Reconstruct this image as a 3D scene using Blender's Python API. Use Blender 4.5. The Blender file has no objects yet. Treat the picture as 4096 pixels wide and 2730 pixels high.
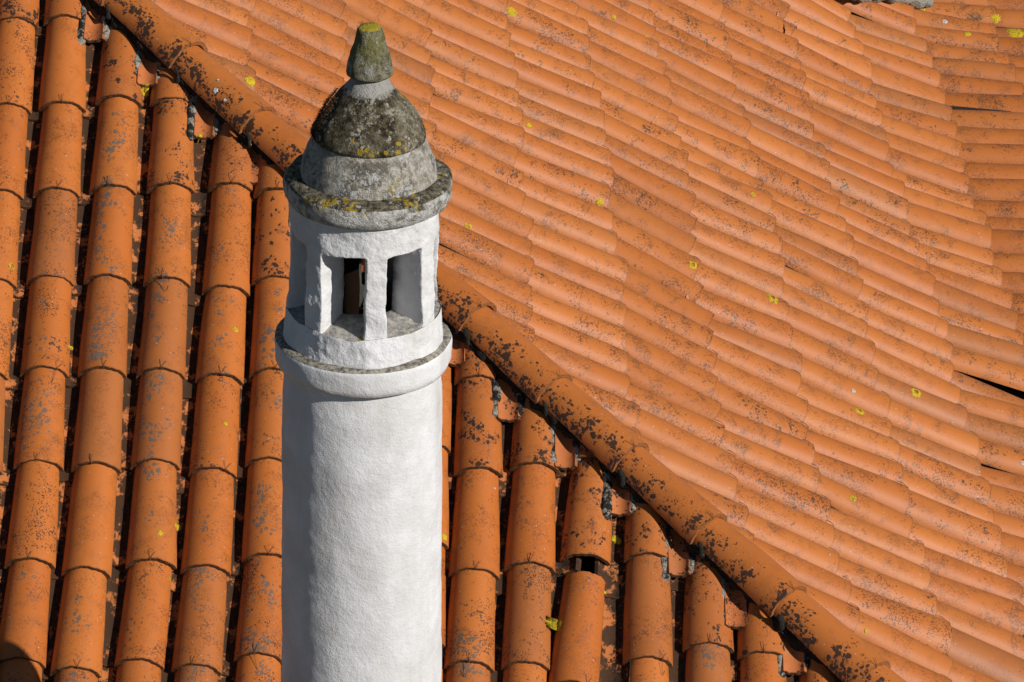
import bpy, bmesh, math, random
from mathutils import Vector as V, Matrix, noise
from mathutils.bvhtree import BVHTree
# positions measured in the photograph (pixels of 4096x2730), laid onto the fitted roof planes below
FAR_ROWS=[[(3984,31)],[(3658,31),(3985,105)],[(3665,84),(3993,145)],[(3406,41),(3709,163),(4035,219)],[(3427,107),(3732,222),(4061,265)],[(3159,28),(3456,173),(3762,291),(4091,337)],[(3186,110),(3480,245),(3785,367)],[(2895,18),(3193,166),(3490,327),(3808,436)],[(2904,100),(3205,250),(3507,395),(3829,503)],[(2917,143),(3224,301),(3531,452),(3848,569)],[(2620,58),(2928,228),(3237,380),(3542,523),(3862,645)],[(2625,114),(2936,263),(3252,423),(3556,582),(3877,709)],[(2634,174),(2945,346),(3257,503),(3572,666),(3896,793)],[(2353,92),(2666,263),(2983,433),(3306,589),(3618,740),(3946,862)],[(2362,154),(2685,321),(3005,489),(3321,653),(3636,803),(3970,915)],[(2033,67),(2366,229),(2686,406),(3006,569),(3327,735),(3644,895),(3975,1009)],[(2046,138),(2382,301),(2714,475),(3037,627),(3360,806),(3679,968),(4009,1085)],[(1721,58),(2062,219),(2403,377),(2725,556),(3053,732),(3386,882),(3713,1049),(4053,1172)],[(1729,126),(2074,295),(2420,446),(2755,623),(3089,791),(3417,953),(3741,1112),(4075,1254)],[(1381,22),(1729,208),(2076,371),(2424,531),(2758,699),(3104,881),(3434,1051),(3758,1210),(4096,1339)],[(1392,96),(1742,279),(2092,453),(2446,605),(2783,787),(3129,954),(3453,1127),(3792,1292)],[(1390,170),(1739,361),(2096,520),(2455,681),(2788,879),(3139,1042),(3477,1223),(3809,1382)],[(1000,54),(1363,250),(1721,420),(2075,598),(2440,756),(2783,959),(3135,1123),(3473,1295),(3814,1462)],[(1010,127),(1377,317),(1746,507),(2096,696),(2454,852),(2802,1048),(3158,1216),(3501,1382),(3847,1556)],[(1004,219),(1370,404),(1737,589),(2104,776),(2470,946),(2812,1151),(3169,1303),(3517,1482),(3868,1643)],[(1023,295),(1392,500),(1762,690),(2135,888),(2512,1053),(2855,1261),(3209,1419),(3564,1594),(3919,1752)],[(2132,971),(2496,1138),(2853,1332),(3204,1508),(3568,1696),(3925,1846)],[(2136,1051),(2509,1223),(2871,1427),(3234,1613),(3600,1772),(3964,1933)],[(2129,1154),(2510,1322),(2870,1516),(3235,1716),(3608,1868),(3977,2045)],[(2132,1241),(2516,1416),(2884,1626),(3258,1785),(3635,1958),(4004,2121)],[(2138,1330),(2521,1518),(2899,1712),(3279,1888),(3650,2085),(4029,2244)],[(2562,1631),(2944,1829),(3324,2009),(3704,2185),(4087,2345)],[(2567,1735),(2954,1921),(3342,2109),(3724,2289),(4098,2429)],[(2994,2043),(3358,2226),(3745,2392)],[(3018,2144),(3407,2337),(3803,2501)],[(3441,2440),(3816,2641)],[(3809,2726)]]
K=1/0.57446
def d2(l): return [(a*K,b*K) for a,b in l]
# tile-end points measured on the near slope (column by column)
NEAR_COLS=[d2([(32,38),(15,235)]),
 d2([(148,33),(140,232),(128,430),(113,631),(99,841),(85,1055),(66,1282),(43,1510)]),
 d2([(270,219),(258,423),(245,630),(232,843),(218,1062),(195,1302),(172,1532)]),
 d2([(396,222),(390,419),(382,635),(368,845),(355,1053),(345,1284),(318,1513)]),
 d2([(530,418),(518,655),(502,858),(487,1073),(471,1297),(450,1525)]),
 d2([(636,432),(632,632),(627,845),(617,1050),(611,1271),(594,1500)]),
 None,None,None,
 d2([(1100,861),(1100,1073),(1090,1305),(1078,1518)]),
 d2([(1230,1062),(1218,1290),(1210,1520)]),
 [(2343,2215),(2293,2723)],[(2597,2212),(2594,2624)],[(2838,2568)],[(3058,2604)]]
CX,CY=2048.0,1365.0
F=17730.775
PITCH,ROLL,PSI,A1,A2,DL,D0,HZ=0.463202599,0.029310889,0.013694356,0.511207136,0.480256524,0.016464538,14.848456608,0.078
CAMZ=14.0
ORG=V((0,0,CAMZ))
_r=V((1,0,0)); _u=V((0,math.sin(PITCH),math.cos(PITCH))); FW=V((0,math.cos(PITCH),-math.sin(PITCH)))
RT=_r*math.cos(ROLL)+_u*math.sin(ROLL); UP=_u*math.cos(ROLL)-_r*math.sin(ROLL)
def ray(q): return RT*((q[0]-CX)/F)-UP*((q[1]-CY)/F)+FW
def on_plane(q,P,n):
    d=ray(q); return ORG+d*((P-ORG).dot(n)/d.dot(n))
def proj(X):
    X=X-ORG; w=X.dot(FW); return (CX+F*X.dot(RT)/w, CY-F*X.dot(UP)/w, w)
# ------------------------------------------------------------------ camera, sky, sun, exposure
sc=bpy.context.scene
cam=bpy.data.cameras.new('camera'); co=bpy.data.objects.new('camera',cam); sc.collection.objects.link(co)
cam.sensor_width=36; cam.lens=F/4096*36; cam.clip_end=500; cam.clip_start=0.5
M=Matrix((RT,UP,-FW)).transposed().to_4x4(); M.translation=ORG; co.matrix_world=M
sc.camera=co
SUN_AZ,SUN_EL=math.radians(54),math.radians(31)     # azimuth measured from "behind the camera" to the right
S=V((math.sin(SUN_AZ)*math.cos(SUN_EL),-math.cos(SUN_AZ)*math.cos(SUN_EL),math.sin(SUN_EL)))
w=bpy.data.worlds.new("World"); sc.world=w; w.use_nodes=True
sky=w.node_tree.nodes.new('ShaderNodeTexSky'); sky.sky_type='NISHITA'; sky.sun_disc=False
sky.air_density=1.0; sky.dust_density=0.0; sky.ozone_density=1.5; sky.altitude=1200; sky.sun_elevation=SUN_EL; sky.sun_rotation=math.atan2(S.x,S.y)
bg=w.node_tree.nodes['Background']; bg.inputs['Strength'].default_value=0.05
w.node_tree.links.new(sky.outputs[0],bg.inputs[0])
sl=bpy.data.lights.new('sun','SUN'); sl.energy=5.0; sl.angle=math.radians(0.5); sl.color=(1.0,0.955,0.89)
so=bpy.data.objects.new('sun',sl); sc.collection.objects.link(so); so.rotation_euler=S.to_track_quat('Z','Y').to_euler()
sc.view_settings.view_transform='Standard'; sc.view_settings.look='None'; sc.view_settings.gamma=1
sc.view_settings.use_curve_mapping=False; sc.view_settings.exposure=-0.10
rnd=random.Random(7)
# ------------------------------------------------------------------ node helper
class NT:
    def __init__(s,name):
        m=bpy.data.materials.new(name); m.use_nodes=True; s.m=m; s.t=m.node_tree; s.b=s.t.nodes['Principled BSDF']
        s.b.inputs['Roughness'].default_value=0.85; s.b.inputs['Specular IOR Level'].default_value=0.25
    def n(s,ty,ins=None,**kw):
        x=s.t.nodes.new('ShaderNode'+ty)
        for k,v in kw.items(): setattr(x,k,v)
        if ins:
            for k,v in ins.items(): s.set(x.inputs[k],v)
        return x
    def set(s,sock,v):
        if isinstance(v,bpy.types.NodeSocket): s.t.links.new(v,sock)
        elif isinstance(v,bpy.types.Node): s.t.links.new(v.outputs[0],sock)
        else: sock.default_value=v
    def math(s,op,a,b=0.0,c=None,clamp=False):
        x=s.n('Math',operation=op,use_clamp=clamp); s.set(x.inputs[0],a); s.set(x.inputs[1],b)
        if c is not None: s.set(x.inputs[2],c)
        return x.outputs[0]
    def mix(s,f,a,b):
        x=s.n('Mix',data_type='RGBA',blend_type='MIX')
        s.set(x.inputs[0],f)
        for i,v in ((6,a),(7,b)):
            s.set(x.inputs[i],(*v,1) if isinstance(v,tuple) and len(v)==3 else v)
        return x.outputs[2]
    def noise(s,co,scale,detail=4,rough=.55,dist=0):
        x=s.n('TexNoise',{'Vector':co,'Scale':scale,'Detail':detail,'Roughness':rough,'Distortion':dist}); return x.outputs[0]
    def ramp(s,v,a,b,lo=0.0,hi=1.0,smooth=True):
        x=s.n('MapRange',{'Value':v,'From Min':a,'From Max':b,'To Min':lo,'To Max':hi},clamp=True)
        if smooth: x.interpolation_type='SMOOTHSTEP'
        return x.outputs[0]
    def warp(s,co,scale,amt):
        x=s.n('TexNoise',{'Vector':co,'Scale':scale,'Detail':3})
        y=s.n('VectorMath',{0:x.outputs['Color'],1:(.5,.5,.5)},operation='SUBTRACT')
        z=s.n('VectorMath',{0:y.outputs[0]},operation='SCALE'); s.set(z.inputs['Scale'],amt)
        a=s.n('VectorMath',{0:co,1:z.outputs[0]},operation='ADD'); return a.outputs[0]
    def spots(s,co,scale,mask,size=.5,soft=14):
        x=s.n('TexVoronoi',{'Vector':co,'Scale':scale,'Randomness':1.0})
        r=s.n('SeparateColor',{0:x.outputs['Color']}).outputs[0]
        r=s.math('MULTIPLY',r,r)
        thr=s.math('MULTIPLY',s.math('MULTIPLY',r,size),mask)
        return s.math('MULTIPLY',s.math('SUBTRACT',thr,x.outputs['Distance']),soft,clamp=True)
    def bump(s,h,strength,dist,normal=None):
        x=s.n('Bump',{'Height':h,'Strength':strength,'Distance':dist})
        if normal is not None: s.set(x.inputs['Normal'],normal)
        return x.outputs[0]
def mult(m,a,b): return m.math('MULTIPLY',a,b)

def clay(name,ca,cb,spec=.38,*,brown=.5,speck=1.,grey=0.,black=0.,blackside=0.,edge=None,paledirt=0.,dirty=0.):
    m=NT(name)
    tc=m.n('Attribute',attribute_name='tc').outputs['Vector']
    tn=m.n('Attribute',attribute_name='tn').outputs['Vector']
    sp=m.n('SeparateXYZ',{0:tn}); u,v,r=sp.outputs
    r2=m.math('FRACT',m.math('MULTIPLY',r,17.31)); r3=m.math('FRACT',m.math('MULTIPLY',r,53.7))
    big=m.noise(tc,3.2,3); mid=m.noise(tc,14,4); fine=m.noise(tc,160,3,.7); grain=m.noise(tc,420,2,.7)
    base=m.mix(m.math('ADD',mult(m,r2,.65),mult(m,big,.4),clamp=True),ca,cb)
    # rusty streaky variation in the fired clay
    base=m.mix(m.ramp(mid,.5,.75,0,.28),base,tuple(c*.62 for c in ca))
    base=m.mix(m.ramp(grain,.35,.75,0,.22),base,tuple(min(1,c*1.35+.02) for c in cb))
    w=m.warp(tc,70,.012)
    # brown sandy bloom
    bm=m.ramp(m.noise(m.warp(tc,9,.05),8,5,.7),.5,.68)
    bm=mult(m,bm,m.ramp(fine,.42,.6))
    bm=mult(m,bm,m.ramp(r3,.05,.8,.35*brown,brown))
    bm=m.math('MINIMUM',bm,.85)
    base=m.mix(bm,base,(.13,.06,.032))
    # small dark freckles, in clusters
    cl=m.ramp(m.noise(tc,7,4,.7),.40,.66)
    cl=m.math('ADD',cl,.22)
    f1=m.spots(w,235,cl,.85*speck,6); f2=m.spots(w,112,m.ramp(m.noise(tc,11,3,.6),.47,.68),.9*speck,9)
    old=m.ramp(m.math('FRACT',mult(m,r,91.3)),.72,1.,0,.42); base=m.mix(old,base,(.27,.105,.038))
    dens=m.ramp(m.math('FRACT',mult(m,r,31.9)),0.,1.,.25,1.25,False); f1=mult(m,f1,dens); f2=mult(m,f2,dens)
    base=m.mix(mult(m,f1,.8),base,(.075,.032,.017))
    base=m.mix(mult(m,f2,.78),base,(.075,.042,.026))
    wht=m.spots(w,60,1.,.16,30); base=m.mix(mult(m,wht,.7),base,(.5,.42,.38))
    hb=None
    if grey>0:
        side=m.math('SUBTRACT',1.0,m.math('MULTIPLY',m.math('ABSOLUTE',m.math('ADD',u,.12)),1.05),clamp=True)
        gm=mult(m,m.ramp(m.noise(tc,6,3,.6),.43,.62),side)
        gm=mult(m,gm,m.ramp(r3,.15,.75,.35,1.25))
        gm=m.math('MINIMUM',gm,.95)
        g1=m.spots(w,58,gm,1.0*grey,10); g2=m.spots(w,110,gm,1.15*grey,8)
        g=m.math('MAXIMUM',g1,g2)
        gc=m.mix(m.noise(tc,90,2),(.085,.055,.038),(.20,.15,.12))
        base=m.mix(mult(m,g,.9),base,gc); hb=g
    if black>0:
        if blackside<0:
            msk=m.ramp(m.math('ADD',u,mult(m,m.math('SUBTRACT',mid,.5),1.2)),-.12,.22)
            msk=mult(m,msk,m.ramp(m.noise(tc,12,4,.65),.30,.5,.35,1.))
        elif blackside:
            msk=m.ramp(m.math('ADD',u,mult(m,m.math('SUBTRACT',mid,.5),1.4)),.25,-.75)
            nz=m.ramp(m.noise(tc,10,4,.65),.38,.56)
            msk=m.math('ADD',mult(m,msk,nz),mult(m,m.ramp(v,.75,1.,0,.45),msk))
        else:
            msk=m.ramp(m.noise(tc,9,4,.65),.46,.6)
        b1=m.spots(m.warp(tc,60,.015),58,msk,1.25*black,6); b2=m.spots(w,105,msk,1.25*black,6)
        smear=mult(m,mult(m,m.ramp(m.noise(tc,34,5,.8),.46,.66),m.ramp(msk,.25,.95,0,1.)),m.ramp(fine,.40,.58))
        b=m.math('MAXIMUM',m.math('MAXIMUM',b1,b2),mult(m,smear,min(1,black)))
        base=m.mix(mult(m,b,.92),base,(.022,.017,.014))
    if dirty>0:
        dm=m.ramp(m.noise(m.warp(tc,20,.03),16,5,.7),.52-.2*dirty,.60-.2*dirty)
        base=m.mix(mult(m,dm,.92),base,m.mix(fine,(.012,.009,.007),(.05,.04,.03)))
    if edge is not None:
        # darker brown in the last centimetre before the open end and along the feet
        e=m.ramp(v,.985,1.0,0,edge); base=m.mix(e,base,(.10,.045,.02))
        e2=m.ramp(m.math('ABSOLUTE',u),.9,1.0,0,.55); base=m.mix(mult(m,e2,m.ramp(mid,.35,.6)),base,(.09,.045,.025))
    m.set(m.b.inputs['Base Color'],base)
    h=m.math('ADD',mult(m,grain,.5),mult(m,mid,.8))
    if hb is not None: h=m.math('ADD',h,mult(m,hb,.6))
    m.set(m.b.inputs['Normal'],m.bump(h,.35,.0022))
    m.b.inputs['Roughness'].default_value=.52; m.b.inputs['Specular IOR Level'].default_value=spec
    if dirty>.2: m.b.inputs['Specular IOR Level'].default_value=.0; m.b.inputs['Roughness'].default_value=.95
    return m.m
def plain(name,fn):
    m=NT(name); c=m.n('TexCoord').outputs['Object']; fn(m,c); return m.m
CLAY_NEAR=clay('near_terracotta',(.40,.106,.0165),(.49,.147,.027),brown=.75,speck=1.15,grey=1.0,edge=.6)
CLAY_TOP=clay('sooty_terracotta',(.38,.105,.018),(.46,.138,.027),brown=.6,speck=.9,grey=.5,black=.75,edge=.6)
CLAY_FAR=clay('far_terracotta',(.39,.107,.017),(.49,.157,.032),.38,brown=1.1,speck=1.2,edge=.5)
CLAY_RIDGE=clay('ridge_terracotta',(.41,.118,.020),(.48,.148,.028),brown=.5,speck=.6,black=1.1,blackside=1.,edge=.3)
CLAY_PAN=clay('pan_terracotta',(.46,.15,.045),(.52,.18,.06),brown=.5,speck=.8,black=1.15,blackside=-1.,dirty=.6,edge=.8)
CLAY_PANFAR=clay('far_pan_terracotta',(.050,.018,.008),(.080,.028,.012),brown=.5,speck=.4,black=.6,dirty=.9,edge=.8)  # stain and the shade of the deep gaps, both put into the colour
CLAY_PANTOP=clay('upper_pan_terracotta',(.44,.13,.035),(.48,.15,.045),brown=.6,speck=1.,black=.8,edge=.8)
def _end(m,c):
    f=m.noise(c,140,4,.7); m.set(m.b.inputs['Base Color'],m.mix(m.ramp(f,.35,.7),(.035,.018,.009),(.16,.075,.03)))
    m.set(m.b.inputs['Normal'],m.bump(f,.6,.003))
CLAY_END=plain('weathered_tile_end',_end)
def _endr(m,c):
    f=m.noise(c,140,4,.7); m.set(m.b.inputs['Base Color'],m.mix(m.ramp(f,.35,.7),(.16,.06,.02),(.36,.14,.045)))
    m.set(m.b.inputs['Normal'],m.bump(f,.6,.003))
CLAY_END_R=plain('ridge_tile_end',_endr)
def _wire(m,c):
    m.set(m.b.inputs['Base Color'],m.mix(m.noise(c,200,2),(.10,.035,.015),(.26,.13,.07))); m.b.inputs['Metallic'].default_value=.3
WIRE=plain('rusty_wire',_wire)
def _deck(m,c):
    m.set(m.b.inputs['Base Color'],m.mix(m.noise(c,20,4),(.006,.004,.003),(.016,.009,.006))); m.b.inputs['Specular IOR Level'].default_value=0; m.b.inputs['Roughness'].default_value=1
DECK=plain('roof_bedding',_deck)  # near-black: the depth shade of open gaps is put into this colour
def _mortar(dark):
    def f(m,c):
        n=m.noise(c,22,6,.75); n2=m.noise(c,90,4,.7)
        base=m.mix(m.ramp(n2,.3,.7),(.16,.145,.115),(.42,.39,.33))
        base=m.mix(m.ramp(n,.52-dark,.60-dark),base,(.018,.016,.013))
        w=m.spots(m.warp(c,60,.01),110,1.,.4,12); base=m.mix(mult(m,w,.35 if dark<.1 else .12),base,(.35,.34,.31))
        m.set(m.b.inputs['Base Color'],base)
        m.set(m.b.inputs['Normal'],m.bump(m.math('ADD',n,n2),.9,.012))
    return f
MORTAR=plain('grey_mortar',_mortar(.06)); MORTAR_DARK=plain('black_crusted_mortar',_mortar(.20)); MORTAR_PALE=plain('pale_lichened_mortar',_mortar(-.06))
# ------------------------------------------------------------------ object helpers
COL=sc.collection
def link(o,parent=None):
    COL.objects.link(o)
    if parent is not None:
        o.parent=parent
        if parent.name.startswith('house'): o.matrix_parent_inverse=Matrix.Translation(-parent.location)
    return o
def thing(name,label,cat,loc=(0,0,0)):
    o=bpy.data.objects.new(name,None); link(o); o.location=loc; o['label']=label; o['category']=cat; o.empty_display_size=.2
    return o
class MB:
    """collects tiles, tubes and patches; build() links them as ONE mesh object"""
    def __init__(s): s.v=[];s.f=[];s.mi=[];s.tc=[];s.tn=[]
    def add(s,vs,fs,mi=0,tc=None,tn=None):
        o=len(s.v); s.v+=[tuple(x) for x in vs]; s.f+=[tuple(i+o for i in f) for f in fs]
        s.mi+=(mi if isinstance(mi,list) else [mi]*len(fs))
        s.tc+=tc or [(x[0],x[1],x[2]) for x in vs]; s.tn+=tn or [(0,0,0)]*len(vs)
    def build(s,name,mats,parent=None,clip=None,smooth=True):
        me=bpy.data.meshes.new(name); me.from_pydata(s.v,[],s.f); me.update()
        for nm,d in (('tc',s.tc),('tn',s.tn)):
            a=me.attributes.new(nm,'FLOAT_VECTOR','POINT'); a.data.foreach_set('vector',[c for t in d for c in t])
        me.polygons.foreach_set('material_index',s.mi)
        if smooth: me.polygons.foreach_set('use_smooth',[True]*len(me.polygons))
        for m in (mats if isinstance(mats,list) else [mats]): me.materials.append(m)
        if clip:
            bm=bmesh.new(); bm.from_mesh(me)
            for P,n in clip: bmesh.ops.bisect_plane(bm,geom=bm.verts[:]+bm.edges[:]+bm.faces[:],plane_co=P,plane_no=n,clear_outer=True)
            bm.to_mesh(me); bm.free()
        me.update(); o=bpy.data.objects.new(name,me); link(o,parent); return o
def tile(mb,P0,P1,n,R0,R1,ang=75,th=.0125,rr=0.0,nu=16,nv=7,inv=False,mi_end=1,wob=.0012,sd=0):
    """barrel tile from narrow end P0 to wide end P1 (crest line); inv = channel tile lying on its back"""
    rg=random.Random(sd); a=(P1-P0); Ln=a.length; a=a/Ln; side=n.cross(a).normalized(); nn=a.cross(side).normalized()
    A=math.radians(ang); ph=[rg.uniform(0,6.3) for _ in range(6)]
    sg=-1 if inv else 1
    outer=[];inner=[];tc=[];tn=[]
    for j in range(nv+1):
        v=j/nv; R=R0+(R1-R0)*v; c=P0+a*(Ln*v)-nn*(R*sg)
        sag=wob*math.sin(v*3.1+ph[4])*1.5
        for i in range(nu+1):
            u=i/nu*2-1; t=A*u
            w=wob*(math.sin(3*u+ph[0]+4*v)+math.sin(7*v+ph[1]+2*u)*.6)
            ee=0 
            if j in(0,nv): ee=.0016*math.sin(9*u+ph[2])+.0012*math.sin(23*u+ph[3])
            d=side*math.sin(t)+nn*(math.cos(t)*sg)
            outer.append(c+d*(R+w)+nn*sag+a*ee); inner.append(c+d*(R+w-th*(1 if not inv else 1))+nn*sag+a*ee)
            tc.append((t*R1,v*Ln,rr*37.0)); tn.append((u,v,rr))
    W=nu+1; No=len(outer); fo=[]
    for j in range(nv):
        for i in range(nu):
            q=(j*W+i,j*W+i+1,(j+1)*W+i+1,(j+1)*W+i)
            fo.append(q)
    fi=[tuple(k+No for k in reversed(q)) for q in fo]
    mb.add(outer+inner,fo+fi,0,tc+tc,tn+tn)
    # end rims and side rims with their own vertices (crisp edge)
    for j,rev in ((0,True),(nv,False)):
        vs=[outer[j*W+i] for i in range(W)]+[inner[j*W+i] for i in range(W)]
        fs=[(i,i+W,i+1+W,i+1) for i in range(nu)]
        t_=[tc[j*W+i] for i in range(W)]*2; n_=[tn[j*W+i] for i in range(W)]*2
        mb.add(vs,fs,mi_end,t_,n_)
    for i in (0,nu):
        vs=[outer[j*W+i] for j in range(nv+1)]+[inner[j*W+i] for j in range(nv+1)]
        fs=[(j,j+1,j+1+nv+1,j+nv+1) for j in range(nv)]
        mb.add(vs,fs,0,[tc[j*W+i] for j in range(nv+1)]*2,[tn[j*W+i] for j in range(nv+1)]*2)
def tube(mb,pts,r,mi=0,k=5):
    n=len(pts); vs=[];fs=[]
    for i,p in enumerate(pts):
        d=(pts[min(i+1,n-1)]-pts[max(i-1,0)]).normalized()
        x=d.orthogonal().normalized(); y=d.cross(x)
        for q in range(k):
            a=2*math.pi*q/k; vs.append(p+(x*math.cos(a)+y*math.sin(a))*r)
    for i in range(n-1):
        for q in range(k): fs.append((i*k+q,i*k+(q+1)%k,(i+1)*k+(q+1)%k,(i+1)*k+q))
    mb.add(vs,fs,mi)
def tie(mb,P1,n,a,R,lat,rg,loose=False,mi=2):
    """little twisted wire hooked round the open end of a tile"""
    side=n.cross(a).normalized(); nn=a.cross(side).normalized(); c=P1-nn*R
    def at(ang,rad,al): return c+(side*math.sin(ang)+nn*math.cos(ang))*rad+a*al
    t0=lat; r=.00075
    e=at(t0,R+.002,.003)
    up1=at(t0-.10*rg.uniform(.3,1.4),R+.004,-.026-rg.random()*.012); up2=at(t0+.16*rg.uniform(.3,1.3),R+.007,-.022-rg.random()*.01)
    tube(mb,[up1,(up1+e)/2+nn*.002,e],r,mi); tube(mb,[up2,(up2+e)/2+nn*.002,e],r,mi)
    dn=at(t0,R-.016,.008); 
    tube(mb,[e,at(t0+.02,R-.008,.003),at(t0-.04,R-.013,.001)],r,mi)
    if loose:
        s=rg.choice((-1,1)); tube(mb,[e,at(t0+.05*s,R-.006,.03),at(t0+.12*s,R-.012,.055),at(t0+.2*s,R-.014,.05),at(t0+.28*s,R-.012,.03)],r,mi)
def rough_tube(mb,pts,r,sd,mi=0,k=10,amp=.35,flat=1.0,up=V((0,0,1)),step=.012):
    # resample and wobble: a hand-laid strip of mortar
    P=[]
    for i in range(len(pts)-1):
        m=max(1,int((pts[i+1]-pts[i]).length/step))
        for q in range(m): P.append(pts[i].lerp(pts[i+1],q/m))
    P.append(pts[-1]); n=len(P); vs=[];fs=[];o=V((sd*3.1,sd*1.7,0))
    for i,p in enumerate(P):
        d=(P[min(i+1,n-1)]-P[max(i-1,0)]).normalized(); x=d.cross(up).normalized(); y=x.cross(d)
        en=1.0 if 0<i<n-1 else .15
        for q in range(k):
            a=2*math.pi*q/k; dr=x*math.cos(a)+y*math.sin(a)*flat
            w=1+amp*noise.noise((p+dr*r)*22+o)*1.6+amp*.5*noise.noise((p+dr*r)*70+o)
            vs.append(p+dr*r*w*en)
    for i in range(n-1):
        for q in range(k): fs.append((i*k+q,i*k+(q+1)%k,(i+1)*k+(q+1)%k,(i+1)*k+q))
    fs.append(tuple(range(k))); fs.append(tuple((n-1)*k+q for q in reversed(range(k))))
    mb.add(vs,fs,mi)
# ------------------------------------------------------------------ roof planes (through the tile crests)
Z=V((0,0,1))
Lh=V((math.sin(PSI),-math.cos(PSI),0)); Fh=V((math.cos(PSI+DL),math.sin(PSI+DL),0))
dL=Lh*math.cos(A1)-Z*math.sin(A1); sL=V((math.cos(PSI),math.sin(PSI),0)); nL=sL.cross(dL)*-1
if nL.z<0: nL=-nL
nL.normalize()
dF=Fh*math.cos(A2)-Z*math.sin(A2); sF=V((-Fh.y,Fh.x,0)); nF=sF.cross(dF)
if nF.z<0: nF=-nF
nF.normalize()
H=ORG+ray((2048,1326))*D0; H2=H-Z*HZ
hd=nL.cross(nF).normalized()
if hd.x<0: hd=-hd
hn=V((hd.y,-hd.x,0)).normalized()          # horizontal, across the hip
if hn.dot(sF)<0: hn=-hn                    # points to the far slope
def NP(t,s): return H2+sL*t+dL*s
def FP(t,s): return H2+sF*t+dF*s
def hip_sN(t): return t*hd.dot(dL)/hd.dot(sL)
def hip_sF(t): return t*hd.dot(dF)/hd.dot(sF)
E0=.376
BV_V=[];BV_F=[]
def remember(o):
    off=len(BV_V); BV_V.extend([v.co.copy() for v in o.data.vertices]); BV_F.extend([tuple(i+off for i in p.vertices) for p in o.data.polygons])
roof=thing('house','house with an orange barrel tiled roof, its two slopes meeting at a mortared hip','house',loc=(H2.x,H2.y,0))
# ------------------------------------------------------------------ near slope
cols=[]
for c in NEAR_COLS:
    if c is None: cols.append(None); continue
    pts=[on_plane(q,H2,nL) for q in c]; cols.append([((p-H2).dot(sL),(p-H2).dot(dL)) for p in pts])
for i,t,s in ((6,-.622,.70),(7,-.45,.78),(8,-.277,.74)): cols[i]=[(t,s)]
xt=[cols[0][0][0]-.19*k for k in (3,2,1)]
cols=[[(t,-1.03+.02*k)] for k,t in enumerate(xt)]+cols
t_last=cols[-1][0][0]
cols+=[[(t_last+.19*k,1.22+.07*(k%2)+.19*k)] for k in (1,2,3,4)]
tocam=1.0
near=MB()
# dark bedding below the tiles
def sheet(mb,a,b,c,d,mi): mb.add([a,b,c,d],[(0,1,2,3)],mi)
near_slope_mb=MB()
n_tiles=[]; full=[]
for ci,c in enumerate(cols):
    js=list(c); t0,s0=js[0]; tl,slast=js[-1]
    drift=(tl-t0)/(slast-s0) if len(js)>1 else -.003
    sh=hip_sN(t0)
    while js[0][1]-.43>sh-.10: js.insert(0,(js[0][0]-drift*E0+rnd.uniform(-.003,.003),js[0][1]-E0))
    while js[-1][1]<3.3: js.append((js[-1][0]+drift*E0+rnd.uniform(-.003,.003),js[-1][1]+E0+rnd.uniform(-.006,.006)))
    js.insert(0,(js[0][0]-drift*E0,js[0][1]-E0))
    full.append(js)
def col_t(js,s):
    for (ta,sa),(tb,sb) in zip(js,js[1:]):
        if s<=sb: return ta+(tb-ta)*(s-sa)/(sb-sa)
    return js[-1][0]
for ci in range(len(full)-1):
    A,B=full[ci],full[ci+1]
    tm=lambda s:(col_t(A,s)+col_t(B,s))/2
    sh=hip_sN(tm(A[1][1]))
    s=(sh//E0-1)*E0+.12+.05*math.sin(ci*2.3)
    k=0
    while s<3.3:
        a0,a1=s-.06,s+E0; r_=rnd.random()
        P0=NP(tm(a0),a0)-nL*.098; P1=NP(tm(a1),a1)-nL*.084
        if a1>sh+.1:
            tile(near_slope_mb,P0,P1,nL,.089,.081,ang=60,rr=r_,inv=True,sd=ci*50+k,mi_end=1)
        s+=E0; k+=1
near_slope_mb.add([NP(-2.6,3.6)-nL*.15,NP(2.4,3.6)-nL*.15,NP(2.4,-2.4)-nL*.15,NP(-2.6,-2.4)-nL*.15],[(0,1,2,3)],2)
clipN=[(H2,hn)]
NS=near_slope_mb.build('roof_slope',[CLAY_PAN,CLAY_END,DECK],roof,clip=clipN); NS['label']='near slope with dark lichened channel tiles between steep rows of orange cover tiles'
remember(NS)
SLIP=cols[3+11][0]; nrest=MB()
for ci,js in enumerate(full):
    for k in range(1,len(js)):
        (ta,sa),(tb,sb)=js[k-1],js[k]
        if sb<hip_sN(tb)+.03: continue
        P1=NP(tb,sb)+nL*rnd.uniform(-.002,.002); up=.065; slip=False
        if ci==14 and abs(sa-SLIP[1])<.02: up=-.058; slip=True
        P0=NP(ta,sa)-nL*.0165-dL*up
        qa,qb=proj(P0),proj(P1); seen=max(qa[1],qb[1])>-10 and min(qa[1],qb[1])<2740 and qb[0]>-110
        r_=rnd.random(); mb=MB() if seen else nrest; R1=.0855*rnd.uniform(.98,1.02)
        tile(mb,P0,P1,nL,.071,R1,rr=r_,sd=ci*91+k)
        top=sb-hip_sN(tb)<.62 
        a=(P1-P0).normalized()
        if rnd.random()<.72 and not(ci==14 and sb<SLIP[1]+.01 and sb>SLIP[1]-.01):
            tie(mb,P1,nL,a,R1,rnd.choice((-.15,.05,.1,.0,.55)) ,rnd,loose=(rnd.random()<(.4 if ci>=12 else .06)))
        if not seen: continue
        o=mb.build('cover_tile',[CLAY_TOP if top else CLAY_NEAR,CLAY_END,WIRE],NS,clip=clipN)
        if len(o.data.polygons)<20: bpy.data.objects.remove(o); continue
        if slip: o['label']='tile that has slipped down leaving a dark gap above it'
        remember(o)
o=nrest.build('cover_tile',[CLAY_NEAR,CLAY_END,WIRE],NS,clip=clipN); o['kind']='stuff'
FIL=[]
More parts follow.
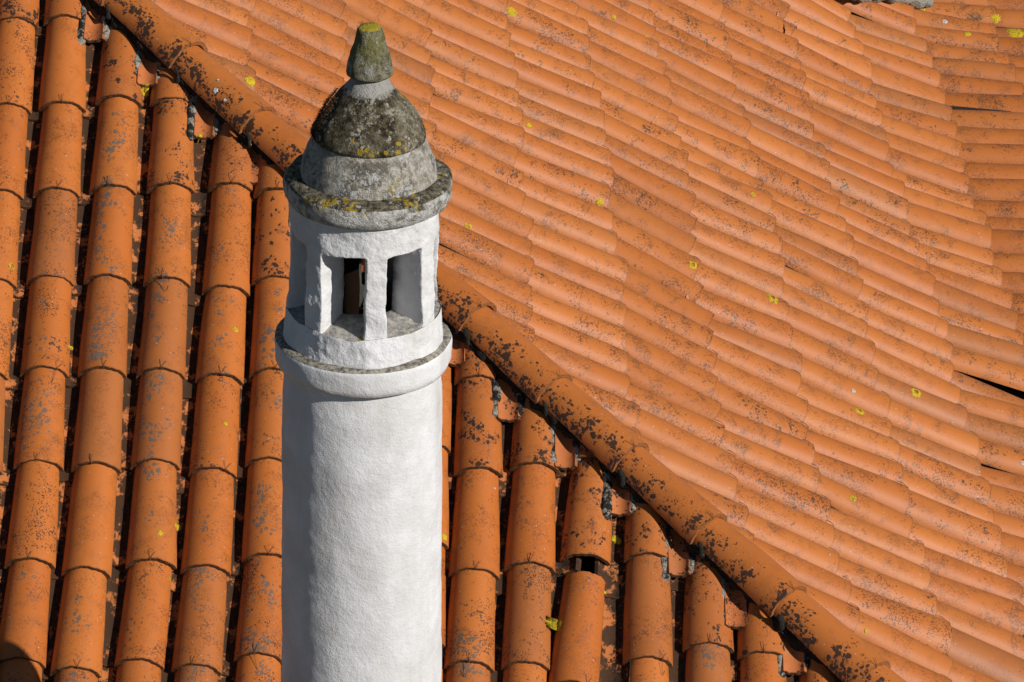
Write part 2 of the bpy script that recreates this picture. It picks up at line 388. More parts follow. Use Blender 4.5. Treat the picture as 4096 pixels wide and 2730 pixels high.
# raised last channel tiles, bedded in mortar under the hip
mort=MB()
for ci in range(len(full)-1):
    A,B=full[ci],full[ci+1]
    tm0=(A[1][0]+B[1][0])/2; sh=hip_sN(tm0); tm0=(col_t(A,sh+.2)+col_t(B,sh+.2))/2; sh=hip_sN(tm0)
    if sh<-2.2: continue
    w=(col_t(B,sh+.2)-col_t(A,sh+.2))/2
    ln=.235+rnd.uniform(-.02,.03)
    mb=MB(); tile(mb,NP(tm0,sh-.1)-nL*.062,NP(tm0,sh+ln)-nL*.046,nL,.062,.058,ang=46,nu=12,rr=rnd.random(),inv=True,sd=700+ci)
    o=mb.build('channel_tile',[CLAY_PANTOP,CLAY_END],NS,clip=clipN); remember(o)
    for sg,l0,l1 in ((-1,-.09,ln+rnd.uniform(-.01,.02)),(1,-.02,ln+rnd.uniform(-.02,.0))):
        q=[NP(tm0+sg*(.043),sh+x)-nL*(.0375+.003*math.sin(x*40+ci)) for x in (l0,(l0+l1)/2,l1)]
        mort=MB(); rough_tube(mort,q,.0175,ci*7+sg,0,amp=.28); FIL.append(mort)
# ------------------------------------------------------------------ far slope
frows=[]
for r_ in FAR_ROWS:
    pts=[on_plane(q,H2,nF) for q in r_]; frows.append((r_,pts,[((p-H2).dot(sF),(p-H2).dot(dF)) for p in pts]))
def med(l): l=sorted(l); return l[len(l)//2]
# rows whose straight part is out of frame take the plain spacing
guess={0:5.80,1:5.60,2:5.43,3:5.25,4:5.07,5:4.88,6:4.69}
FR=[]   # each: t_k, list of crest points (3d)
for i,(px,pts,ts) in enumerate(frows):
    tk=guess.get(i) or med([t for t,s in ts if s<2.15])
    out=[]
    for q,P,(t,s) in zip(px,pts,ts):
        if s<(2.1 if i>6 else 1.7): out.append(P)
        else:
            d=ray(q); out.append(ORG+d*((H2+sF*tk-ORG).dot(sF)/d.dot(sF)))   # row stays straight in plan: the roof itself flattens
    FR.append([tk,out,q])
def ext_beta(k,t):
    # inclination of the flared skirt beyond the last seen tile end
    f=min(1,max(0,t/1.8))
    return .31 if k==0 else .27+(.05-.27)*f
for r_ in FR:
    tk,out,q=r_; 
    k=0
    first=((out[-1]-H2).dot(Fh))
    while (out[-1]-H2).dot(Fh)<3.05:
        hor=(out[-1]-H2).dot(Fh)
        b=ext_beta(1 if hor>1.95 else 0,tk)
        if hor<1.75: b=A2
        out.append(out[-1]+Fh*(math.cos(b)*E0)-Z*(math.sin(b)*E0)+sF*rnd.uniform(-.004,.004)); k+=1
    while True:
        t,s=(out[0]-H2).dot(sF),(out[0]-H2).dot(dF)
        if s-.43<hip_sF(tk)-.15 or proj(out[0])[1]<-700: break
        out.insert(0,FP(tk+rnd.uniform(-.008,.008),s-E0))
    t,s=(out[0]-H2).dot(sF),(out[0]-H2).dot(dF)
    out.insert(0,FP(tk,s-E0))
# extra rows above and below the frame, so that the roof goes on
def clone(src,dt,n):
    for k in range(1,n+1):
        tk=src[0]+dt*k; o=[]
        for P in src[1]: o.append(P+sF*(dt*k+rnd.uniform(-.006,.006)))
        while (o[0]-H2).dot(dF)-.43>hip_sF(tk): o.insert(0,o[0]-dF*E0)
        FR.append([tk,o,None])
FR.sort(key=lambda r:-r[0])
hi,lo=FR[0],FR[-1]; clone(hi,.19,3); clone(lo,-.188,4)
FR.sort(key=lambda r:-r[0])
# fill holes between rows (rows hidden behind the chimney)
def crest(r_,h):
    P=r_[1]
    for a,b in zip(P,P[1:]):
        ha,hb=(a-H2).dot(Fh),(b-H2).dot(Fh)
        if h<=hb: return a.lerp(b,(h-ha)/(hb-ha))
    return P[-1]
far_mb=MB()
for ri in range(len(FR)-1):
    A,B=FR[ri],FR[ri+1]; tk=(A[0]+B[0])/2
    h=max(hip_sF(tk)*math.cos(A2),max((A[1][0]-H2).dot(Fh),(B[1][0]-H2).dot(Fh)))+.02
    k=0; step=E0*math.cos(A2)
    while h<3.0:
        a0=(crest(A,h-.04)+crest(B,h-.04))/2; a1=(crest(A,h+step)+crest(B,h+step))/2
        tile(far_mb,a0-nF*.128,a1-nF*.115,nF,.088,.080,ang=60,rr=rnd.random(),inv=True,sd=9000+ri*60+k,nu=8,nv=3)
        h+=step; k+=1
top=FR[0][0]; bot=FR[-1][0]
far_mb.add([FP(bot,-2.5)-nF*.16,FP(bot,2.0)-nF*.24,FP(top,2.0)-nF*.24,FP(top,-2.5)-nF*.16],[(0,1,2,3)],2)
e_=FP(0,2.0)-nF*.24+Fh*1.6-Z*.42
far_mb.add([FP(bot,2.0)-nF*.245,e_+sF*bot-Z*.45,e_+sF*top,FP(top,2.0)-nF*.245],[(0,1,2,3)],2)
clipF=[(H2,-hn)]
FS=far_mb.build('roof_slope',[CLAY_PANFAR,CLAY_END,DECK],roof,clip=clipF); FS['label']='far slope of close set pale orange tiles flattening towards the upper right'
remember(FS)
seq=[]
for ri,(tk,P,_) in enumerate(FR):
    for k in range(1,len(P)):
        seq.append((ri,k,P[k-1],P[k]))
def inframe(p,m=0): return -m<p[0]<4096+m and -m<p[1]<2730+m
vis=[]
for q in seq:
    a=proj(q[2]);b=proj(q[3]); mid=((a[0]+b[0])/2,(a[1]+b[1])/2)
    tm=(q[3]-H2).dot(sF); hs=hip_sF(tm); s=(q[3]-H2).dot(dF)
    if inframe(mid) and s>hs+.1: vis.append((-a[2]-b[2] + 0,q))
vis.sort(key=lambda x:-x[0])
own=set((q[0],q[1]) for _,q in vis[:100])
rest=MB()
for ri,k,Pa,Pb in seq:
    a=(Pb-Pa).normalized(); n=a.cross(sF); n=n if n.z>0 else -n
    jit=rnd.uniform(-.005,.003)
    P1=Pb+n*jit; P0=Pa-n*.0140-a*.06+sF*rnd.uniform(-.004,.007); P1=P1+sF*rnd.uniform(-.003,.003); r_=rnd.random(); R1=.0795*rnd.uniform(.98,1.02); f0=f1=1.0
    if ri<len(FR)-1:
        for en_,P_ in ((0,Pa),(1,Pb)):
            h_=(P_-H2).dot(Fh); Q_=crest(FR[ri+1],h_); d_=(P_-Q_).dot(sF); d_=math.hypot(d_,(P_-Q_).z*.9); f_=1.0 if d_<.205 else min(1.36,d_/.190)
            if en_: f1=f_
            else: f0=f_
    R1*=f1
    if rnd.random()<.20 and f0==1.0: P0=P0-sF*.011-n*.011; f0=.93
    mb=MB() if (ri,k) in own else rest
    tile(mb,P0,P1,n,.0705*f0,R1,th=.0105,ang=77,rr=r_,sd=20000+ri*70+k,nu=16,nv=4,wob=.0007)
    tie(mb,P1,n,(P1-P0).normalized(),R1,.62+rnd.uniform(-.2,.15),rnd)
    if mb is not rest:
        o=mb.build('cover_tile',[CLAY_FAR,CLAY_END,WIRE],FS,clip=clipF)
        if len(o.data.polygons)<20: bpy.data.objects.remove(o); continue
        remember(o)
o=rest.build('cover_tile',[CLAY_FAR,CLAY_END,WIRE],FS,clip=clipF); o['kind']='stuff'; o['label']='rows of smaller looking cover tiles farther up the far slope'; remember(o)
# ------------------------------------------------------------------ hip ridge
LAM=[-2.77,-2.395,-2.017,-1.64,-1.261,-.889,-.516,-.144,.237,.607,.98,1.349,1.727,2.10,2.475,2.85]
bed=MB()
hm=hd
base0=H2-hn*.050-Z*.012
rough_tube(bed,[H2+hm*(-2.9)-hn*.012-Z*.012,H2+hm*2.9-hn*.012-Z*.012],.034,3,0,k=16,amp=.45,step=.012,flat=1.35)
rough_tube(bed,[H2+hm*(-2.9)-hn*.052-Z*.040,H2+hm*2.9-hn*.052-Z*.040],.022,13,0,k=12,amp=.75,step=.012)
rough_tube(bed,[H2+hm*(-2.9)+hn*.035-Z*.035,H2+hm*2.9+hn*.035-Z*.035],.040,5,0,k=10,amp=.3,step=.03)
HR=bed.build('hip_mortar',[MORTAR_DARK],roof); remember(HR)
for q in FIL:
    o=q.build('mortar_fillet',[MORTAR],HR,clip=clipN)
    if len(o.data.polygons)<8: bpy.data.objects.remove(o)
    else: remember(o)
rn=(Z-hd*hd.z).normalized()
for k in range(1,len(LAM)):
    off=hn*rnd.uniform(-.006,.006)+Z*rnd.uniform(-.003,.003)
    P1=H+hd*LAM[k]+off; P0=H+hd*(LAM[k-1]-.06)-rn*.021; r_=rnd.random(); mb=MB()
    tile(mb,P0,P1,rn,.0725,.0935,ang=84,rr=r_,sd=40000+k,nu=22,nv=9,th=.014)
    tie(mb,P1,rn,hd,.0935,-.12+rnd.uniform(-.1,.1),rnd)
    o=mb.build('ridge_tile',[CLAY_RIDGE,CLAY_END_R,WIRE],HR); remember(o)
# knobs of mortar squeezed out below each ridge joint
kn=MB()
for l in LAM[1:]:
    kn=MB(); c=H+hd*(l+.010)-hn*.084-Z*.080
    rough_tube(kn,[c-hd*.012+Z*.016,c,c+hd*.006-Z*.034],.0085,int(l*100),0,amp=.5,step=.006)
    kn.build('mortar_lump',[MORTAR_DARK],HR)
# pale mortar along the upper edge, top right
pm=MB()
pp=[]
for q,t in (((3180,-60),5.2),((3330,-22),5.3),((3430,-4),5.45),((3530,-3),5.5),((3600,8),5.6),((3645,22),5.66),((3700,30),5.7)):
    d=ray(q); pp.append(ORG+d*((H2+nF*.0-ORG).dot(nF)/d.dot(nF))+Z*.03)
rough_tube(pm,pp,.045,11,0,k=16,amp=.4,step=.012,flat=.8)
o=pm.build('mortar_bed',[MORTAR_PALE],roof); o['label']='pale lichened mortar along the upper edge of the far slope'
# ------------------------------------------------------------------ lichen rosettes draped over the tiles
bvh=BVHTree.FromPolygons(BV_V,BV_F)
def _lich(a,b,c3):
    def f(m,c):
        n=m.noise(c,150,4,.7); n2=m.noise(c,60,3)
        base=m.mix(m.ramp(n,.35,.65),a,b); base=m.mix(m.ramp(n2,.56,.66),base,c3)
        m.set(m.b.inputs['Base Color'],base); m.set(m.b.inputs['Normal'],m.bump(n,1.,.004))
    return f
LY=plain('yellow_lichen',_lich((.42,.27,.012),(.60,.44,.02),(.24,.17,.03))); LW=plain('white_lichen',_lich((.45,.44,.42),(.62,.62,.6),(.2,.2,.18)))
def lichen(q,rp,mat,name,par,sd,hollow=0.):
    d=ray(q).normalized(); hit=bvh.ray_cast(ORG,d)
    if hit[0] is None: return
    P,n=hit[0],hit[1]
    if n.dot(d)>0: n=-n
    depth=(P-ORG).dot(FW); R=rp*depth/F; x=n.orthogonal().normalized(); y=n.cross(x)
    vs=[];fs=[];N=34;RG=5; o=V((sd*1.3,sd*.7,sd*.31))
    for j in range(RG+1):
        for i in range(N):
            a=2*math.pi*i/N; e=V((math.cos(a),math.sin(a),0))
            rr=R*(.82+.30*noise.noise(e*1.4+o)+.22*noise.noise(e*4.2+o)+.12*noise.noise(e*11+o))
            f=j/RG if not hollow else hollow+(1-hollow)*j/RG
            p=P+(x*e.x+y*e.y)*(rr*f)
            h=bvh.ray_cast(p+n*.05,-n,.12); p=(h[0] if h[0] is not None else p)
            p=p+n*(.0026*(1-f**6)+.0003 + .0010*noise.noise(p*160))
            vs.append(p)
    for j in range(RG):
        for i in range(N): fs.append((j*N+i,j*N+(i+1)%N,(j+1)*N+(i+1)%N,(j+1)*N+i))
    mb=MB(); mb.add(vs,fs,0); mb.build(name,[mat],par)
LF=[(1177,27,8),(1215,288,5),(1075,523,7),(575,187,9),(1377,465,6.5),(1592,610,8),(1775,685,11),(2105,902,10),(1975,945,8),(1730,447,4),(1960,1145,6),(2290,42,8),(2332,76,14),(2223,78,6),(2120,22,4),(1990,1450,3.5),(1410,40,4),(1485,84,4)]
for i,(x,y,r_) in enumerate(LF): lichen((x*K,y*K),r_*K*1.75,LY,'yellow_lichen',FS,i,.4 if i in(2,5,6,7,8) else 0)
for i,(x,y,r_) in enumerate([(2171,50,7.5),(1961,899,6.5),(2350,1065,6),(1905,1275,3)]): lichen((x*K,y*K),r_*K,LW,'white_lichen',FS,40+i,.3)
for i,(x,y,r_) in enumerate([(333,215,8),(540,757,7),(410,1213,8),(368,1225,7),(1416,1240,11),(1282,1440,15),(1022,1236,9),(27,612,9),(518,973,5),(162,801,6),(390,1330,5),(1390,1362,4),(460,312,5)]):
    lichen((x*K,y*K),r_*K*1.25,LY,'yellow_lichen',NS,60+i,.6 if i==7 else 0)
for i,(x,y,r_) in enumerate([(495,208,8),(500,185,4),(517,231,6),(1137,1123,3)]): lichen((x*K,y*K),r_*K,LW,'white_lichen',HR,90+i,0)
# ------------------------------------------------------------------ chimney
YC=11.14
def cpt(x,y):
    d=ray((x*K,y*K)); return ORG+d*(YC/d.y)
cb=cpt(832,1568); SC=K*((cb-ORG).dot(FW))/F
def rad(x,y,r): P=cpt(x,y); return r*K*((P-ORG).dot(FW))/F
# base: where the shaft meets the roof
zb=(H2-cb).dot(nL)/nL.z; base=V((cb.x,cb.y,cb.z+zb-.35))
chim=thing('chimney','whitewashed round chimney with arched lantern openings, domed lichened cap and flowerpot finial','chimney',loc=base)
def whitewash(name,dirt=0.,amp=1.,soot_shade=False):
    def f(m,c):
        n=m.noise(c,9,5,.65); n2=m.noise(c,60,5,.7); n3=m.noise(c,230,3,.6); st=m.noise(m.warp(c,12,.05),5,5,.7)
        base=m.mix(m.ramp(n,.35,.7),(.60,.59,.59),(.70,.70,.715))
        base=m.mix(m.ramp(st,.5,.75,0,.42),base,(.42,.39,.34))
        base=m.mix(mult(m,m.ramp(n3,.6,.8),.25),base,(.3,.28,.26))
        if dirt:
            # a crust of dark lichen on every ledge that faces the rain (upward facing plaster)
            g=m.n('NewGeometry'); nz=m.n('SeparateXYZ',{0:g.outputs['True Normal']}).outputs[2]
            k=m.math('ADD',nz,m.math('MULTIPLY',m.math('SUBTRACT',m.noise(c,18,5,.7),.5),.9))
            k=m.ramp(k,.36,.66)
            dk=m.mix(m.ramp(n2,.35,.62),(.06,.054,.042),(.34,.31,.255))
            base=m.mix(mult(m,k,dirt),base,dk)
            y=mult(m,m.spots(m.warp(c,70,.01),42,m.ramp(m.noise(c,13,2),.56,.68),.9,12),k); base=m.mix(y,base,(.38,.27,.025))
        sx=m.n('VectorMath',{0:c,1:(16,16,1.4)},operation='MULTIPLY').outputs[0]
        base=m.mix(m.ramp(m.noise(sx,1.,4,.6),.5,.72,0,.22),base,(.40,.385,.36))
        if soot_shade:  # soot on the inner faces, plus painted shade blackening the back half
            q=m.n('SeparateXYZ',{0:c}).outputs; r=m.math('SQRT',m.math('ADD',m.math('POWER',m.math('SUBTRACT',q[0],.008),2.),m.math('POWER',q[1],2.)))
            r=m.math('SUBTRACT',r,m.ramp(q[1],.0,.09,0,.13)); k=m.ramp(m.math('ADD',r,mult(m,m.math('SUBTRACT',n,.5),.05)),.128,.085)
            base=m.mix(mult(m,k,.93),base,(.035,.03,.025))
        m.set(m.b.inputs['Base Color'],base)
        h=m.math('ADD',mult(m,n,.7),m.math('ADD',mult(m,n2,.55),mult(m,n3,.22)))
        # hairline trowel ridges
        v=m.n('TexVoronoi',{'Vector':m.warp(c,10,.09),'Scale':15.0},feature='DISTANCE_TO_EDGE').outputs['Distance']
        h=m.math('ADD',h,m.ramp(v,0,.03,-.03,0))
        m.set(m.b.inputs['Normal'],m.bump(h,.55*amp,.010)); m.b.inputs['Roughness'].default_value=.9
    return f
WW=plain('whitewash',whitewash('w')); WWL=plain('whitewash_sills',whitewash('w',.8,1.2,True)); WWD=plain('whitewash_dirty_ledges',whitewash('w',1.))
def crust(kind):
    def f(m,c):
        w=m.warp(c,40,.02); n=m.noise(c,11,5,.7); n2=m.noise(c,55,5,.75); n3=m.noise(c,200,3,.7)
        if kind=='dome':
            base=m.mix(m.ramp(n2,.40,.66),(.022,.018,.009),(.135,.112,.062))
            base=m.mix(mult(m,m.ramp(m.noise(c,5,3),.45,.62),m.ramp(m.noise(w,70,5,.75),.42,.62,.2,1.)),base,(.34,.30,.22))
            base=m.mix(mult(m,m.ramp(n,.5,.66),m.ramp(m.noise(w,90,5,.75),.47,.60)),base,(.40,.36,.28))
            base=m.mix(mult(m,m.spots(w,95,m.ramp(m.noise(c,16,3),.48,.68),1.0,9),.8),base,(.44,.41,.34))
            base=m.mix(mult(m,m.spots(w,140,m.ramp(n,.42,.66),1.1,9),.8),base,(.34,.31,.25))
            base=m.mix(mult(m,m.spots(m.warp(c,60,.015),55,m.ramp(m.noise(c,9,2),.52,.66),.85,10),.9),base,(.40,.27,.02))
            zz=m.n('SeparateXYZ',{0:c}).outputs[2]; zn=cpt(849,205).z-base_z
            base=m.mix(m.ramp(m.math('ADD',zz,mult(m,m.math('SUBTRACT',n2,.5),.05)),zn-.004,zn+.012,0,.8),base,(.46,.44,.41))
        elif kind=='drum':
            base=m.mix(m.ramp(n2,.35,.65),(.25,.225,.175),(.52,.49,.43))
            base=m.mix(m.ramp(n,.47,.66,0,.7),base,(.50,.50,.51))
            base=m.mix(mult(m,m.ramp(m.noise(w,14,5,.75),.52,.62),.75),base,(.085,.075,.055))
            base=m.mix(mult(m,m.spots(w,90,m.ramp(n,.4,.6),1.1,10),.6),base,(.6,.6,.6))
            base=m.mix(mult(m,m.spots(w,70,m.ramp(m.noise(c,8,2),.58,.68),.8,8),.8),base,(.36,.25,.03))
        elif kind=='ring':
            g=m.n('NewGeometry'); nz=m.n('SeparateXYZ',{0:g.outputs['True Normal']}).outputs[2]
            k=m.ramp(m.math('ADD',nz,m.math('MULTIPLY',m.math('SUBTRACT',m.noise(w,14,5,.7),.5),1.1)),.05,.42)
            side=m.mix(m.ramp(n2,.35,.6),(.28,.26,.22),(.60,.59,.575)); side=m.mix(m.ramp(m.noise(w,16,5,.75),.52,.6,0,.8),side,(.14,.12,.085))
            topc=m.mix(m.ramp(n2,.38,.6),(.028,.026,.017),(.20,.175,.12))
            topc=m.mix(mult(m,m.spots(w,70,m.ramp(n,.4,.6),1.1,10),.8),topc,(.42,.40,.35))
            topc=m.mix(mult(m,m.spots(m.warp(c,50,.02),62,m.ramp(m.noise(c,7,3),.44,.60),1.25,7),.9),topc,(.40,.27,.012))
            base=m.mix(k,side,topc)
        else:
            base=m.mix(m.ramp(n2,.35,.62),(.07,.065,.035),(.25,.235,.16))
            base=m.mix(m.ramp(n,.48,.66,0,.8),base,(.17,.155,.035))
            base=m.mix(mult(m,m.ramp(m.noise(w,22,4,.7),.54,.63),.7),base,(.40,.39,.38))
            sp=m.n('SeparateXYZ',{0:c}).outputs[2]
            y=m.ramp(m.math('ADD',m.n('SeparateXYZ',{0:m.n('NewGeometry').outputs['Normal']}).outputs[2],mult(m,m.math('SUBTRACT',n2,.5),.8)),.62,.8)
            base=m.mix(mult(m,y,.9),base,(.42,.33,.02))
        m.set(m.b.inputs['Base Color'],base)
        m.set(m.b.inputs['Normal'],m.bump(m.math('ADD',n,m.math('ADD',n2,mult(m,n3,.5))),1.,.013)); m.b.inputs['Roughness'].default_value=.95
    return f
base_z=base.z
DOME=plain('dome_lichen',crust('dome')); DRUM=plain('drum_plaster',crust('drum')); RING=plain('ring_lichen',crust('ring')); POT=plain('mossy_pot',crust('pot'))
def lathe(name,prof,mat,parent,seg=120,amp=.003,freq=9,sd=0,close=True,sub=4,oval=0.):
    """prof: (x,y_centre,r) in picture units down the axis -> a turned, hand-rendered solid"""
    pts=[(cpt(x,y),rad(x,y,r)) for x,y,r in prof]
    P=[]
    for (a,ra),(b,rb) in zip(pts,pts[1:]):
        L=math.hypot((a-b).length,ra-rb); m=max(1,int(L/.012))
        for q in range(m): f=q/m; P.append((a.lerp(b,f),ra+(rb-ra)*f))
    P.append(pts[-1]); vs=[];fs=[]; o=V((sd,sd*2,0))
    for c,r in P:
        for i in range(seg):
            a=2*math.pi*i/seg; d=V((math.cos(a),math.sin(a),0)); p=c+d*r
            w=amp*(noise.noise(p*freq+o)*1.4+.6*noise.noise(p*freq*2.7+o)+.35*noise.noise(p*freq*8+o)) if r>.004 else 0
            vs.append(p+d*w+Z*w*.3-base)
    n=len(P)
    for j in range(n-1):
        for i in range(seg): fs.append((j*seg+i,(j+1)*seg+i,(j+1)*seg+(i+1)%seg,j*seg+(i+1)%seg))
    if close:
        fs.append(tuple(range(seg))); fs.append(tuple((n-1)*seg+q for q in reversed(range(seg))))
    mb=MB(); mb.add(vs,fs,0); return mb.build(name,[mat],parent)
# shaft runs on below the frame into the roof
yb=1568+ (cb.z-base.z)/ (SC*math.cos(PITCH+.04))
lathe('shaft',[(833,815,178),(832.5,880,183),(832,1000,184),(831,1200,182.5),(830.5,1568,183.5),(828,yb,184)],WW,chim,amp=.0035,freq=4.5,sd=1)
lathe('collar',[(835,760,150),(835,765,196),(834,769,202),(834,776,204),(834,790,203.5),(834,812,203),(834,824,198),(834,829,188),(834,830,150)],WWD,chim,amp=.0040,freq=8,sd=2)
lathe('cap_ring',[(846,392,120),(846,397,180),(846,401,188),(846,407,193),(846,420,194.5),(845,438,192),(844,449,187),(843,455,176),(842,456,120)],RING,chim,amp=.006,freq=9,sd=3)
lathe('drum',[(848,306,118),(848,309,127),(848,320,131.5),(848,340,140),(848,365,149),(848,390,155),(848,403,157),(848,412,157)],DRUM,chim,amp=.0045,freq=9,sd=4)
lathe('dome',[(850,165,20),(850,172,40),(850,180,46),(849,187,49),(849,195,54),(849,207,64),(849,222,79),(849,240,95),(849,260,109),(849,281,121),(848,298,129.5),(848,305,131.5),(848,311,130.5),(848,314,122)],DOME,chim,amp=.0055,freq=11,sd=5)
lathe('finial',[(849,58.5,2),(849,59,12),(849,61,24),(849,66,29.5),(849,75,32),(850,100,38.5),(850,130,46.5),(850,155,53),(850,163,54.5),(850,167,54),(850,170,50),(850,171,36)],POT,chim,amp=.003,freq=16,sd=6)
# lantern: wall ring with seven openings, built on a polar grid and rounded
YT,YH,YS,YB=445,523,688,765
ax=[(YT,840),(YH,838),(YS,838.5),(YB,836)]
zc=lambda y:cpt(839,y)
winc=[-14.5,36.0,87.5,139,183.4,242,294]; hw=[17.6,16.3,16.5,16.5,3.6,16.5,16.8]
def front(a): # picture azimuth (0 = to camera, + = right) -> direction
    a=math.radians(a); return V((math.sin(a),-math.cos(a),0))
th=[];solid=[]
for c,h in zip(winc,hw):
    e=[c-h,c-h+2.5,c-h/3,c+h/3,c+h-2.5,c+h]
    for i in range(5): th.append(e[i]); solid.append(False)
    th.append(e[5]); solid.append(True)
    nx=(winc[(winc.index(c)+1)%7]-hw[(winc.index(c)+1)%7])%360
    g=(nx-e[5])%360
    th.append(e[5]+2.2); solid.append(True); th.append(e[5]+g/2); solid.append(True); th.append(e[5]+g-2.2); solid.append(True)
NTH=len(th)
ys=[445,462,490,514,YH,531,570,610,650,680,YS,697,725,752,YB+6]
rO={445:173,462:173,490:172.5,514:172,523:172,531:172,570:172,610:171.5,650:172.5,680:175,688:176,697:177.5,725:180.5,752:183,771:185}
rfr=[1.0,.965,.8,.62,.50,.465]
def isol(i,j,k): # theta, y band, radial band
    i%=NTH
    if j<0 or j>=len(ys)-1 or k<0 or k>=len(rfr)-1: return False
    if 4<=j<10: return solid[i]
    return True
idx={};LV=[];LF_=[]
def gv(i,j,k):
    i%=NTH; key=(i,j,k)
    if key in idx: return idx[key]
    y=ys[j]; c=cpt(838 if y<600 else 838-(y-600)*.016,y); r=rad(838,y,rO[y])*rfr[k]
    drop=0
    if j==10: drop=(rfr[k]-.465)*-.040   # sills fall outwards
    p=c+front(th[i])*r+Z*drop
    p=p+V((noise.noise(p*14),noise.noise(p*14+V((9,0,0))),noise.noise(p*14+V((0,9,0)))))*.0065
    idx[key]=len(LV); LV.append(p-base); return idx[key]
for i in range(NTH):
    for j in range(len(ys)-1):
        for k in range(len(rfr)-1):
            if not isol(i,j,k): continue
            if not isol(i,j,k-1): LF_.append((gv(i,j,k),gv(i,j+1,k),gv(i+1,j+1,k),gv(i+1,j,k)))
            if not isol(i,j,k+1): LF_.append((gv(i,j,k+1),gv(i+1,j,k+1),gv(i+1,j+1,k+1),gv(i,j+1,k+1)))
            if not isol(i,j-1,k): LF_.append((gv(i,j,k),gv(i+1,j,k),gv(i+1,j,k+1),gv(i,j,k+1)))
            if not isol(i,j+1,k): LF_.append((gv(i,j+1,k),gv(i,j+1,k+1),gv(i+1,j+1,k+1),gv(i+1,j+1,k)))
            if not isol(i-1,j,k): LF_.append((gv(i,j,k),gv(i,j,k+1),gv(i,j+1,k+1),gv(i,j+1,k)))
            if not isol(i+1,j,k): LF_.append((gv(i+1,j,k),gv(i+1,j+1,k),gv(i+1,j+1,k+1),gv(i+1,j,k+1)))
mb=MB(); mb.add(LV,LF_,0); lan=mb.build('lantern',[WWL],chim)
bm=bmesh.new(); bm.from_mesh(lan.data); bmesh.ops.recalc_face_normals(bm,faces=bm.faces[:]); bm.to_mesh(lan.data); bm.free()
sb=lan.modifiers.new('round','SUBSURF'); sb.levels=4; sb.render_levels=4
tx=bpy.data.textures.new('trowel','CLOUDS'); tx.noise_scale=.045; tx.noise_depth=3
dm=lan.modifiers.new('hand',"DISPLACE"); dm.texture=tx; dm.strength=.010; dm.mid_level=.5; dm.texture_coords='LOCAL'
# sooty floor of the flue, closed by the shaft top
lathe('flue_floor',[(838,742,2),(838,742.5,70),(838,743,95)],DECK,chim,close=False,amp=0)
lathe('flue_dark_filler',[(801,500,2),(801,501,25),(801,640,25),(801,745,25.5)],DECK,chim,close=False,amp=.002)  # added dark cylinder, blackens the view through the left opening
# moss fringe on the shaded flank of the dome
ms=MB(); rg=random.Random(5)
for _ in range(900):
    y=rg.uniform(215,335); a=rg.uniform(-118,-62)
    rr={215:78,235:95,255:108,280:121,300:130,335:133}
    ks=sorted(rr); 
    for q0,q1 in zip(ks,ks[1:]):
        if q0<=y<=q1: r0=rr[q0]+(rr[q1]-rr[q0])*(y-q0)/(q1-q0)
    yy=min(y,305); d=front(a); p=cpt(849,yy)+d*(rad(849,yy,r0)-.002)-base
    L=rg.uniform(.004,.013); t=(d+V((rg.uniform(-.5,.5),rg.uniform(-.5,.5),rg.uniform(-.1,.8)))).normalized(); x=t.orthogonal().normalized()*.0009; y2=t.cross(x)
    ms.add([p+x,p-x*.5+y2,p-x*.5-y2,p+t*L],[(0,1,3),(1,2,3),(2,0,3)],0)
def _moss(m,c): m.set(m.b.inputs['Base Color'],m.mix(m.noise(c,60,2),(.05,.022,.012),(.10,.05,.02)))
o=ms.build('moss',[plain('dry_moss',_moss)],chim,smooth=False); o['kind']='stuff'
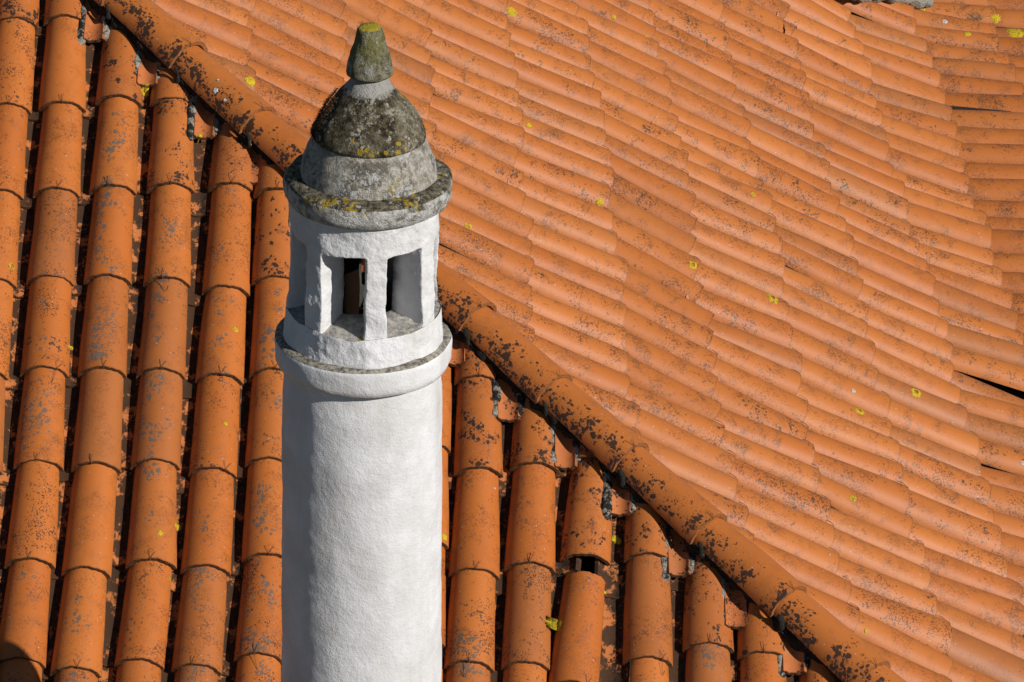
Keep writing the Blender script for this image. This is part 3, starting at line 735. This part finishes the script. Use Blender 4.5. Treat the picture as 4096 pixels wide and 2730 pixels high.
# ------------------------------------------------------------------ dry grass tuft on the far slope
d=ray((3905,78)).normalized(); hit=bvh.ray_cast(ORG,d)
if hit[0] is not None:
    gt=MB(); P=hit[0]; rg=random.Random(2)
    for _ in range(26):
        b=P+sF*rg.uniform(-.02,.01)+Fh*rg.uniform(-.035,.03); t=V((rg.uniform(-.6,.35),rg.uniform(-.2,.2),1)).normalized(); L=rg.uniform(.03,.07)
        x=t.cross(V((0,1,0))).normalized()*.0009; mid=b+t*L*.5; tip=b+t*L+V((rg.uniform(-.012,.012),0,-.006))
        gt.add([b-x,b+x,mid+x*.7,mid-x*.7,tip],[(0,1,2,3),(3,2,4)],0)
    for _ in range(30):
        b=P+sF*rg.uniform(-.01,.01)+Fh*rg.uniform(-.02,.025)+Z*rg.uniform(0,.006); e=V((rg.uniform(-1,1),rg.uniform(-1,1),rg.uniform(0,1))).normalized()*.006
        gt.add([b,b+e,b+V((e.y,e.z,e.x))],[(0,1,2)],0)
    def _dry(m,c): m.set(m.b.inputs['Base Color'],m.mix(m.noise(c,40,2),(.16,.09,.04),(.42,.30,.17)))
    o=gt.build('grass_tuft',[plain('dry_grass',_dry)]); o['label']='small dry grass tuft rooted between roof tiles beside pale mortar'; o['category']='grass tuft'
# ------------------------------------------------------------------ house walls under the roof
wl=MB()
def wall(a,b,zt):
    n=(b-a).cross(Z).normalized()*.2; P=[V((p.x,p.y,z)) for z in (0,zt) for p in (a,b,b+n,a+n)]
    wl.add(P,[(0,1,2,3),(7,6,5,4),(0,4,5,1),(1,5,6,2),(2,6,7,3),(3,7,4,0)],0)
za=NP(0,3.2).z-.35; a_=NP(-2.5,3.2); b_=NP(2.3,3.2)
wall(a_,b_,za); c_=V((b_.x,b_.y,0)); zc2=(e_).z-.1; d_=e_+sF*top
wall(V((b_.x,b_.y,0)),V((e_.x-.35,e_.y+.6,0)),min(za,zc2)-.1); wall(V((e_.x-.35,e_.y+.6,0)),V((d_.x-.35,d_.y,0)),zc2-.25)
wl.build('wall',[WW],roof,smooth=False)
# ------------------------------------------------------------------ ground far below
gm=MB(); gm.add([(-150,-150,0),(150,-150,0),(150,150,0),(-150,150,0)],[(0,1,2,3)],0)
def _gr(m,c): m.set(m.b.inputs['Base Color'],m.mix(m.noise(c,2,6,.6),(.035,.035,.022),(.09,.075,.05)))
o=gm.build('ground',[plain('dry_ground',_gr)]); o['kind']='structure'
